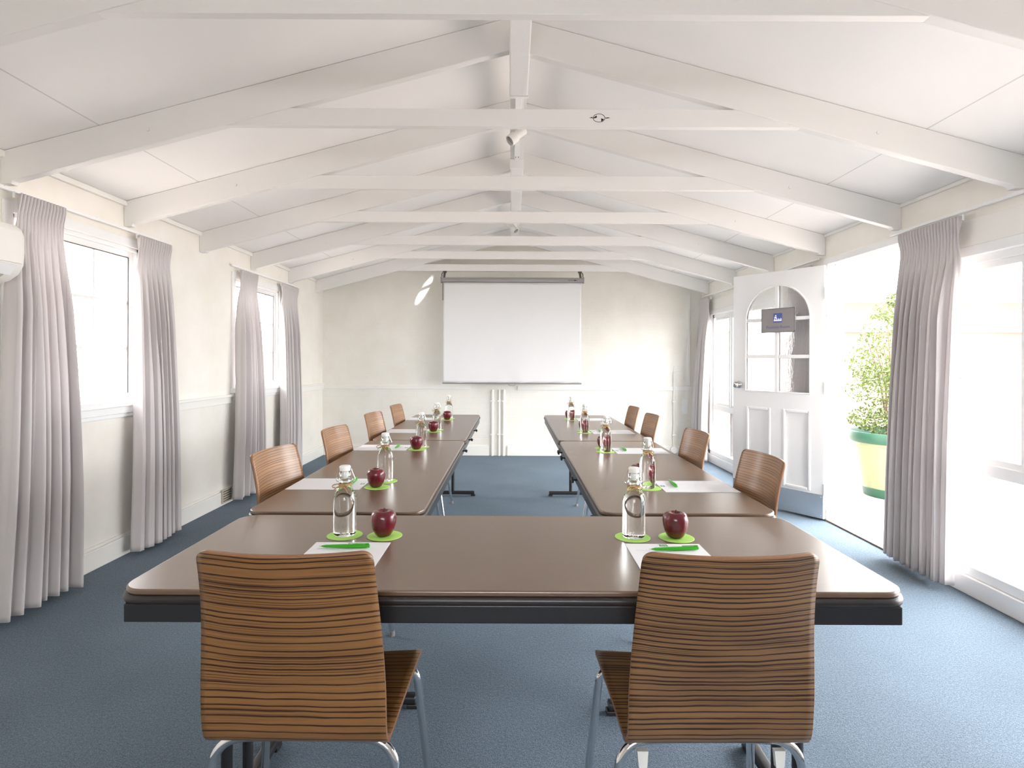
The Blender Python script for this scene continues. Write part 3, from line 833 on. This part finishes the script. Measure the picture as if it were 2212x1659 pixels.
# ------------------------------------------------------------------ tables
TH=.74
def make_table(L,D,label,loc,rz,ins=(.135,.135)):
    t_=thing('folding_table',label,'table',loc,rz,'brown folding tables in a U')
    hx,hy=L/2,D/2
    MB().prism(rrect(hx-.006,hy-.006,.055,8),'z',.7265,TH).build('tabletop',M['table'],t_,bevel=.004,seg=3)
    MB().prism(rrect(hx,hy,.060,8),'z',.706,.7265).build('edge_moulding',M['rubber'],t_,bevel=.008,seg=3)
    mb=MB(); i=.022
    for s in (-1,1):
        mb.box(-hx+i,hx-i,s*(hy-i)-.012,s*(hy-i)+.012,.664,.7058); mb.box(s*(hx-i)-.012,s*(hx-i)+.012,-hy+i+.012,hy-i-.012,.664,.7058)
    mb.build('apron',M['black'],t_,smooth=False,bevel=.003)
    for s in (-1,1):
        lx=s*(hx-ins[0 if s<0 else 1])
        lg=MB().box(lx-.02,lx+.02,-.27,.27,.668,.7055).build('leg_frame',M['black'],t_,smooth=False,bevel=.003)
        for yy in (-.062,.062): MB().tube([(lx,yy,.045),(lx,yy,.70)],.0145,12).build('post',M['black'],lg)
        ft=MB().prism(rrect(.02,.016,.010,4,lx,.031),'y',-.262,.262)
        ft.build('foot_bar',M['black'],lg,bevel=.002)
        mb=MB()
        for yy in (-.25,.25): mb.box(lx-.018,lx+.018,yy-.02,yy+.02,.0,.016)
        build_each(mb,'foot_pad',M['rubber'],lg,smooth=False,bevel=.003)
    return t_
def knobs(t_,pts):
    for x,y,s in pts:
        mb=MB(); mb.tube([(x,y-s*.03,.694),(x,y+s*.012,.694)],.0045,8)
        mb.tube([(x-.018,y+s*.013,.702),(x-.008,y+s*.014,.695),(x+.008,y+s*.014,.695),(x+.018,y+s*.013,.686)],[.006,.008,.008,.006],8)
        mb.build('clamp_knob',M['black'],t_)
TX=.6085
tF=make_table(1.805,.64,'brown folding table across the front, where the amber and dark striped chairs stand',(.005,1.606,0),0)
tL1=make_table(1.755,.62,'brown folding table on the small-window side touching the front table',(-TX+.003,1.95+.8775,0),PI/2)
tL2=make_table(1.755,.62,'brown folding table on the small-window side close to the end wall',(-TX+.003,3.71+.8775,0),PI/2,(.075,.135))
tR1=make_table(1.755,.62,'brown folding table on the door side touching the front table',(TX+.003,1.95+.8775,0),-PI/2,(.135,.10))
tR2=make_table(1.755,.62,'brown folding table on the door side close to the end wall',(TX+.003,3.71+.8775,0),-PI/2,(.135,.07))
# inner edge is local -y for the left tables (rz=+90) and local -y for the right ones (rz=-90)
knobs(tL1,[(3.57-2.8275,-.31,-1)]); knobs(tL2,[(4.07-4.5875,-.31,-1),(4.60-4.5875,-.31,-1)])
knobs(tR1,[(2.8275-3.53,-.31,-1),(2.8275-3.33,-.31,-1),(2.8275-2.72,-.31,-1),(2.8275-2.04,-.31,-1)])

# ------------------------------------------------------------------ chairs
prof_pts=[(.176,.452),(.168,.462),(.14,.467),(.05,.463),(-.06,.452),(-.12,.446),(-.155,.445),(-.178,.450),(-.193,.464),(-.201,.485),(-.206,.53),(-.211,.60),(-.217,.68),(-.228,.76),(-.243,.83),(-.256,.878)]
def catmull(pts,m=5):
    out=[]; P_=[Vector((a,b,0)) for a,b in pts]
    for i in range(len(P_)-1):
        p0=P_[max(i-1,0)];p1=P_[i];p2=P_[i+1];p3=P_[min(i+2,len(P_)-1)]
        for k in range(m):
            q=k/m
            out.append(.5*((2*p1)+(-p0+p2)*q+(2*p0-5*p1+4*p2-p3)*q*q+(-p0+3*p1-3*p2+p3)*q**3))
    out.append(P_[-1]); return out
CP=catmull(prof_pts); S=[0]
for a,b in zip(CP,CP[1:]): S.append(S[-1]+(b-a).length)
LT=S[-1]
def at(s):
    s=min(max(s,0),LT)
    for i in range(len(S)-1):
        if s<=S[i+1]+1e-9:
            q=(s-S[i])/max(1e-9,S[i+1]-S[i]); return CP[i].lerp(CP[i+1],q)
    return CP[-1]
def halfw(s):
    w=.205-.012*smooth(s,0,.36) ; w-=.016*smooth(s,.45,LT)
    r=.022
    for d_ in (s,LT-s):
        if d_<r: w-= r-math.sqrt(max(0,r*r-(r-d_)**2))
    return w
svals=[]
k=60
for i in range(k+1):
    q=i/k; svals.append(LT*q)
for e in (.0008,.003,.006,.010,.016,.024): svals+= [e,LT-e]
svals=sorted(set(round(x,5) for x in svals))
def make_chair(name_label,zeb,loc,rz):
    c=thing('stacking_chair',name_label,'chair',loc,rz,'striped wood stacking chairs')
    mb=MB(); nu=24; nv=len(svals)-1
    def P(u,v):
        s=svals[int(round(v*nv))]; p=at(s); w=halfw(s); x=(u-.5)*2*w
        t_=smooth(s,.44,LT-.1)                      # back bows rearwards in the middle
        k_=(x/.2)**2
        y=p.x+ t_*.046*(k_-.80) ; z=p.y - .006*(1-smooth(s,.05,.33))*(1-k_)
        return (x,y,z)
    def UV(u,v):
        s=svals[int(round(v*nv))]; return ((u-.5)*2*halfw(s), s)
    mb.grid(P,nu,nv,UV)
    sh=mb.build('shell',[zeb,M['ply']],c,solid=.011,rim=1,recalc=False,angle=50,bevel=0)
    for s in (-1,1):
        pts=[(s*.06,-.135,.427),(s*.14,-.140,.427)]
        for k in range(1,9):
            a=R(90*k/8); pts.append((s*(.14+.062*math.sin(a)),-.140-.01*k/8,.427-.062*(1-math.cos(a))))
        pts.append((s*.234,-.235,.012)); MB().tube(pts,.0105,12).build('leg',M['chrome'],c)
        pts=[(s*.06,.120,.440),(s*.165,.122,.440)]
        for k in range(1,9):
            a=R(90*k/8); pts.append((s*(.165+.036*math.sin(a)),.122+.004*k/8,.440-.036*(1-math.cos(a))))
        pts.append((s*.234,.185,.012)); MB().tube(pts,.0105,12).build('leg',M['chrome'],c)
    fr=MB()
    for x in (-.06,.06): fr.tube([(x,-.137,.427),(x,.120,.440)],.0105,10)
    fr.tube([(-.06,.120,.440),(.06,.120,.440)],.0105,10); fr.tube([(-.06,-.135,.427),(.06,-.135,.427)],.0105,10)
    fr.build('seat_frame',M['chrome'],c)
    mb=MB()
    for x,y in ((.234,-.235),(-.234,-.235),(.234,.185),(-.234,.185)): mb.lathe([(0,0),(.0125,0),(.0135,.004),(.0125,.022),(0,.022)],(x,y,0),12)
    build_each(mb,'leg_cap',M['alu'],c)
    return c
chA=make_chair('amber zebra-striped wooden chair at the front table, at the small-window end',M['zebA'],(-.450,1.405,0),R(-.6))
chB=make_chair('darker densely striped wooden chair at the front table, at the door end',M['zebB'],(.437,1.405,0),R(.5))
mb=MB()
for x in (-.15,.15): mb.prism([(x-.012,.41),(x+.012,.41),(x+.010,.375),(x+.003,.366),(x-.008,.372)],'y',-.155,-.143)
build_each(mb,'glide_clip',M['stopper'],chB,smooth=False,label='pale plastic clip under the seat')
chC=make_chair('striped wooden chair on the small-window side, first from the front table',M['zebC'],(-.754,2.41,0),R(-97))
for x,y,q,l in ((-.735,3.19,-95,'striped wooden chair on the small-window side, second from the front table'),
            (-.735,4.08,-95,'striped wooden chair on the small-window side, third from the front table'),
            (-.715,4.81,-92,'striped wooden chair on the small-window side, next to the end wall')):
    dup(chC,l,(x,y,0),R(q))
chD=make_chair('striped wooden chair on the door side in front of the open door',M['zebC'],(.765,2.325,0),R(92))
for x,y,q,l in ((.75,3.115,92,'striped wooden chair on the door side, second from the front table'),
            (.735,4.06,90,'striped wooden chair on the door side, third from the front table'),
            (.748,4.73,90,'striped wooden chair on the door side, next to the end wall')):
    dup(chD,l,(x,y,0),R(q))

# ------------------------------------------------------------------ table settings
def make_coaster(label,loc):
    c=thing('coaster',label,'coaster',loc,0,'lime green round coasters')
    MB().lathe([(0,0),(.0505,0),(.0515,.0008),(.0505,.0016),(.0498,.0016)],(0,0,0),40).build('card',M['coaster'],c)
    MB().lathe([(.0500,.0016),(.0515,.0010),(.0515,.0004),(.0500,0)],(0,0,0),40).build('rim',M['coasterrim'],c)
    MB().lathe([(0,.00165),(.0500,.00165)],(0,0,0),40).build('face',M['coaster'],c)
    return c
def make_apple(label,loc):
    a=thing('apple',label,'apple',loc,0,'red apples on coasters')
    pr=[(0,.006),(.006,.0035),(.012,.001),(.017,.0005),(.023,.005),(.029,.016),(.034,.031),(.0365,.046),(.0358,.058),(.0315,.068),(.024,.0735),(.016,.0735),(.009,.0695),(.004,.063),(0,.0605)]
    q=catmull(pr,3); prof=[(max(0,p.x),p.y) for p in q]; prof[0]=(0,pr[0][1]); prof[-1]=(0,pr[-1][1])
    def wob(an,h):
        kk=smooth(h,.04,.075)+smooth(.035-h,0,.035)
        return 1+.022*math.cos(5*an+.6)*kk+.018*math.cos(2*an+1.1)
    MB().lathe(prof,(0,0,0),40,wob).build('skin',M['apple'],a,angle=90)
    MB().tube([(0,0,.060),(.001,.001,.070),(.004,.002,.080)],[.0014,.0013,.0019],8).build('stem',M['stem'],a)
    return a
def make_bottle(label,loc):
    b=thing('water_bottle',label,'bottle',loc,0,'swing-top water bottles')
    o=[(0,.004),(.010,.003),(.022,.0010),(.027,.0002),(.0305,.002),(.0325,.006),(.0328,.015),(.0328,.098),(.0322,.108),(.0295,.120),(.0245,.131),(.0195,.139),(.0168,.146),(.0158,.153),(.0158,.158),(.0185,.160),(.0185,.165),(.0158,.167),(.0152,.176),(.0165,.178),(.0165,.183),(.0150,.186),(.0150,.1885),(.0120,.1885)]
    inn=[(.0115,.184),(.0118,.160),(.0118,.150),(.0105,.1475),(0,.147)]
    MB().lathe(o+inn,(0,0,0),40).build('glass',M['glass'],b,angle=60)
    MB().lathe([(0,.166),(.0072,.166),(.0088,.175),(.0095,.1883),(.0118,.1888),(.0150,.190),(.0160,.194),(.0165,.201),(.0140,.2045),(.006,.206),(0,.206)],(0,0,0),28).build('stopper',M['stopper'],b,label='white rubber stopper')
    mb=MB()
    for s in (-1,1):
        mb.tube([(s*.0150,0,.197),(s*.0195,.0,.195),(s*.0225,.001,.185),(s*.0290,.004,.168),(s*.0285,.003,.160),(s*.0235,.0,.155),(s*.0185,0,.158)],.0009,6)
        mb.tube([(s*.0185,0,.1625),(s*.023,-.003,.168),(s*.0265,-.002,.163),(s*.024,0,.155)],.0008,6)
    ring=[(.0188*math.cos(2*PI*k/28),.0188*math.sin(2*PI*k/28),.1625) for k in range(28)]
    mb.tube(ring,.0009,6,closed=True)
    mb.build('wire_bail',M['wire'],b,label='metal wire bail')
    mb=MB()
    for j,z in enumerate((.1485,.1515)):
        ring=[((.0178-.0006*j)*math.cos(2*PI*k/28),(.0178-.0006*j)*math.sin(2*PI*k/28),z) for k in range(28)]
        mb.tube(ring,.0017,6,closed=True)
    for s,ln in ((-1,.026),(1,.021)):
        lp=[]
        for k in range(15):
            a=2*PI*k/14; lp.append((-.004+s*(ln/2)*(1-math.cos(a)),-.0195+.002*math.cos(a),.149+.0055*math.sin(a)*s+ -.003*(1-math.cos(a))/2))
        mb.tube(lp,.0014,6)
        mb.tube([(-.004,-.0195,.149),(-.004+s*.012,-.021,.144),(-.004+s*.021,-.0205,.132-.003*s)],.0013,6)
    mb.lathe([(0,-.0035),(.0035,-.0015),(.0035,.0015),(0,.0035)],(-.004,-.020,.149),10)
    mb.build('twine_bow',M['twine'],b,label='jute twine bow')
    return b
def make_sheet(label,loc,rz):
    p=thing('note_sheet',label,'paper',loc,rz,'white note sheets')
    MB().box(-.105,.105,-.1485,.1485,0,.0012).build('sheet',M['paper'],p,smooth=False)
    mb=MB(); mb.prism([(-.0135,.1425),(-.010,.140),(-.0125,.126),(.0125,.126),(.010,.140),(.0135,.1425)],'z',.0012,.0015)
    lg=mb.build('logo',M['logog'],p,smooth=False,label='small green printed logo')
    text_mesh('ibis',.0125,'logo_lettering',M['logow'],lg,Matrix.Translation((0,.1345,.0016)),.0001)
    MB().box(-.085,-.055,.092,.0925,.0012,.00135).build('printed_line',M['alu'],p,smooth=False)
    return p
def make_pen(label,loc,rz):
    p=thing('pen',label,'pen',loc,rz,'green ballpoint pens')
    MB().tube([(-.066,0,.0055),(-.055,0,.0055),(.0,0,.0055),(.052,0,.0055),(.066,0,.0055)],[.0014,.0038,.0055,.0052,.0040],12).build('barrel',M['pen'],p)
    MB().tube([(-.072,0,.0055),(-.065,0,.0055)],[.0005,.0013],8).build('tip',M['chrome'],p)
    mb=MB(); mb.box(.020,.064,-.002,.002,.0118,.0132); mb.box(.054,.064,-.002,.002,.0098,.0120); mb.build('clip',M['pen'],p,smooth=False,bevel=.0005)
    return p
T0=TH+.0002
# (side text, sheet xy+rot, bottle xy, apple xy, pen xy+rot or None)
sets=[
 ('before the amber chair at the front table',(-.447,1.480,0),(-.492,1.697),(-.376,1.690),(-.455,1.577,R(1))),
 ('before the dark striped chair at the front table',(.427,1.478,0),(.360,1.688),(.482,1.685),(.447,1.568,R(5))),
 ('beside the first chair on the small-window side',(-.755,2.395,-PI/2),(-.540,2.455),(-.551,2.335),(-.667,2.408,R(90))),
 ('beside the second chair on the small-window side',(-.755,3.390,-PI/2),(-.538,3.420),(-.552,3.325),(-.677,3.400,R(90))),
 ('beside the third chair on the small-window side',(-.752,4.180,-PI/2),(-.555,4.255),(-.566,4.145),(-.675,4.19,R(95))),
 ('at the end-wall corner on the small-window side',(-.752,5.045,-PI/2),(-.557,5.080),(-.560,4.970),None),
 ('beside the first chair on the door side',(.760,2.376,PI/2),(.555,2.345),(.545,2.455),(.676,2.410,R(-91))),
 ('beside the second chair on the door side',(.740,3.305,PI/2),(.537,3.270),(.540,3.385),(.654,3.350,R(-90))),
 ('beside the third chair on the door side',(.730,4.175,PI/2),(.525,4.13),(.531,4.245),(.643,4.19,R(-88))),
 ('at the end-wall corner on the door side',(.722,5.045,PI/2),(.518,5.00),(.511,5.105),None)]
C0=A0=B0=S0=P0_=None
for i,(txt,sh,bo,ap,pn) in enumerate(sets):
    la=f'white A4 note sheet {txt}'
    if S0 is None: S0=make_sheet(la,(sh[0],sh[1],T0),sh[2])
    else: dup(S0,la,(sh[0],sh[1],T0),sh[2])
    la=f'lime green coaster under the bottle {txt}'
    if C0 is None: C0=make_coaster(la,(bo[0],bo[1],T0))
    else: dup(C0,la,(bo[0]+rnd.uniform(-.004,.004),bo[1]+rnd.uniform(-.004,.004),T0),0)
    dup(C0,f'lime green coaster under the apple {txt}',(ap[0]+.003,ap[1]+.002,T0),0)
    la=f'swing-top water bottle with twine bow {txt}'
    bz=T0+.0019; br=R(rnd.uniform(-25,25)) if i>1 else R(-8 if i==0 else 10)
    if B0 is None: B0=make_bottle(la,(bo[0],bo[1],bz)); B0.rotation_euler[2]=br
    else: dup(B0,la,(bo[0],bo[1],bz),br)
    la=f'dark red apple on a coaster {txt}'
    ar=R(rnd.uniform(0,360))
    if A0 is None: A0=make_apple(la,(ap[0],ap[1],bz)); A0.rotation_euler=(0,0,R(40))
    else: dup(A0,la,(ap[0],ap[1],bz),ar)
    if pn:
        la=f'green ballpoint pen on the note sheet {txt}'
        if P0_ is None: P0_=make_pen(la,(pn[0],pn[1],T0+.0016),pn[2])
        else: dup(P0_,la,(pn[0],pn[1],T0+.0016),pn[2])

# ------------------------------------------------------------------ outside
struct(MB((0,5,-.12)).box(-14,16,-8,22,-.16,-.06).build('ground',M['paving'],smooth=False),'pale pink paving outside the door')
pl=thing('potted_shrub','leafy shrub in a lime pot with green rim outside the doorway','potted plant',(3.79,5.66,-.06)); O=pl.location
cx,cy=3.79,5.66
MB(O).lathe([(0,-.06),(.262,-.06),(.272,-.055),(.295,.06),(.36,.40),(.385,.50),(.365,.50),(.30,.38),(0,.36)],(cx,cy,0),48).build('pot',M['potlime'],pl)
MB(O).lathe([(.385,.475),(.405,.475),(.415,.49),(.425,.56),(.420,.575),(.39,.575),(.38,.50)],(cx,cy,0),48).build('rim',M['potgreen'],pl,label='green pot rim')
MB(O).lathe([(.262,-.058),(.276,-.058),(.292,.025),(.289,.030),(.270,.025)],(cx,cy,0),48).build('base_band',M['potgreen'],pl,label='green band at the pot foot')
MB(O).lathe([(0,.515),(.2,.52),(.37,.505),(.37,.49),(0,.49)],(cx,cy,0),32).build('soil',M['soil'],pl)
mb=MB(O); r2=random.Random(5); tips=[]
for k in range(14):
    a=r2.random()*2*PI; rr=.10+.34*r2.random(); zt_=.95+.85*r2.random()
    p0=(cx+.08*math.cos(a),cy+.08*math.sin(a),.5); p1=(cx+rr*.5*math.cos(a),cy+rr*.5*math.sin(a),.5+(zt_-.5)*.55); p2=(cx+rr*math.cos(a),cy+rr*math.sin(a),zt_)
    mb.tube([p0,p1,p2],[.012,.008,.003],6)
mb.build('stem',M['bark'],pl)
mb=MB(O)
cl=[(0,0,.62,.34,.16),(0,0,.80,.30,.16),(-.10,.05,.98,.36,.18),(.12,-.05,1.10,.40,.20),(-.05,0,1.25,.42,.22),(.03,.02,1.42,.40,.22),(0,0,1.60,.34,.20),(.04,0,1.76,.24,.16),(-.18,-.1,1.10,.28,.16),(-.25,0,.70,.22,.12),(.05,0,1.88,.13,.10)]
for k in range(5200):
    c_=cl[r2.randrange(len(cl))] if r2.random()<.9 else cl[4]
    d=Vector((r2.gauss(0,1),r2.gauss(0,1),r2.gauss(0,1))).normalized()*(.45+.55*r2.random()**.5)
    p=Vector((cx+c_[0]+d.x*c_[3],cy+c_[1]+d.y*c_[3],c_[2]+d.z*c_[4]))
    n_=(d+Vector((r2.gauss(0,.6),r2.gauss(0,.6),r2.gauss(.3,.6)))).normalized()
    a_=n_.orthogonal().normalized(); a_=Matrix.Rotation(r2.random()*6.28,3,n_)@a_; b_=n_.cross(a_)
    l=.028+.022*r2.random(); w_=l*.42
    v0=mb.v(p-a_*l*.5); v1=mb.v(p+b_*w_*.5+n_*.003); v2=mb.v(p+a_*l*.5); v3=mb.v(p-b_*w_*.5+n_*.003)
    mb.f([v0,v1,v2,v3])
mb.build('foliage',M['leaf'],pl,smooth=False,recalc=False)
# veranda building across the paving
bl=thing('poolside_building','peach rendered building with white beams across the paving','building',(9,12,-.06)); O=bl.location
MB(O).box(4.4,17,12.0,12.3,-.06,2.6).build('wall',M['peach'],bl,smooth=False)
mb=MB(O); mb.box(4.2,17.2,11.2,11.3,2.43,3.0); mb.build('fascia',M['fascia'],bl,smooth=False)
mb=MB(O); mb.box(4.4,17,11.75,11.99,1.88,2.10); mb.build('beam',M['fascia'],bl,smooth=False)
for x in (5.6,8.2,10.8,13.4): MB(O).box(x-.06,x+.06,11.2,11.32,-.06,2.43).build('post',M['fascia'],bl,smooth=False)
mb=MB(O); mb.prism([(11.1,2.95),(11.1,3.05),(15,4.1),(15,4.0)],'x',4.0,17.4); mb.build('roof',M['fascia'],bl,smooth=False)

# ------------------------------------------------------------------ light
wd=bpy.data.worlds.new('daylight'); scene.world=wd; wd.use_nodes=True
bg=wd.node_tree.nodes['Background']; bg.inputs[0].default_value=(.97,.985,1.0,1); bg.inputs[1].default_value=7.0
def portal(x,y,z,sx,sy,rot):
    l=bpy.data.lights.new('portal','AREA'); l.shape='RECTANGLE'; l.size=sx; l.size_y=sy; l.cycles.is_portal=True
    o=bpy.data.objects.new('daylight_portal',l); COL.objects.link(o); o.location=(x,y,z); o.rotation_euler=rot
for a,b,c,d in LW: portal(-XW-TL-.02,(a+b)/2,(c+d)/2,d-c,b-a,(0,R(-90),0))
for a,b,c,d in RWIN+[DOOR]: portal(XW+TR+.03,(a+b)/2,(c+d)/2,d-c,b-a,(0,R(90),0))
portal(0,YR-.17,1.45,1.2,1.0,(R(90),0,0))

# sunlight thrown back up from the pool outside, through the small window onto the end wall
l=bpy.data.lights.new('pool_glint','SPOT'); l.energy=900; l.spot_size=R(4.6); l.spot_blend=.6; l.shadow_soft_size=.01
o=bpy.data.objects.new('pool_glint',l); COL.objects.link(o)
tgt=Vector((-1.17,7.575,2.17)); src_=tgt+Vector((-1.38,-1.95,-.56))*2.2
o.location=src_; o.rotation_mode='QUATERNION'
o.rotation_quaternion=(tgt-src_).to_track_quat('-Z','Y') @ Matrix.Rotation(R(-28),4,'Z').to_quaternion(); o.scale=(.22,1,1)
scene.view_settings.view_transform='Standard'; scene.view_settings.look='None'; scene.view_settings.gamma=1
scene.view_settings.use_curve_mapping=False
scene.view_settings.exposure=1.55
cy_=scene.cycles
cy_.use_denoising=True; cy_.max_bounces=20; cy_.diffuse_bounces=6; cy_.glossy_bounces=6; cy_.transmission_bounces=18; cy_.transparent_max_bounces=12
cy_.caustics_reflective=False; cy_.caustics_refractive=True; cy_.sample_clamp_indirect=8
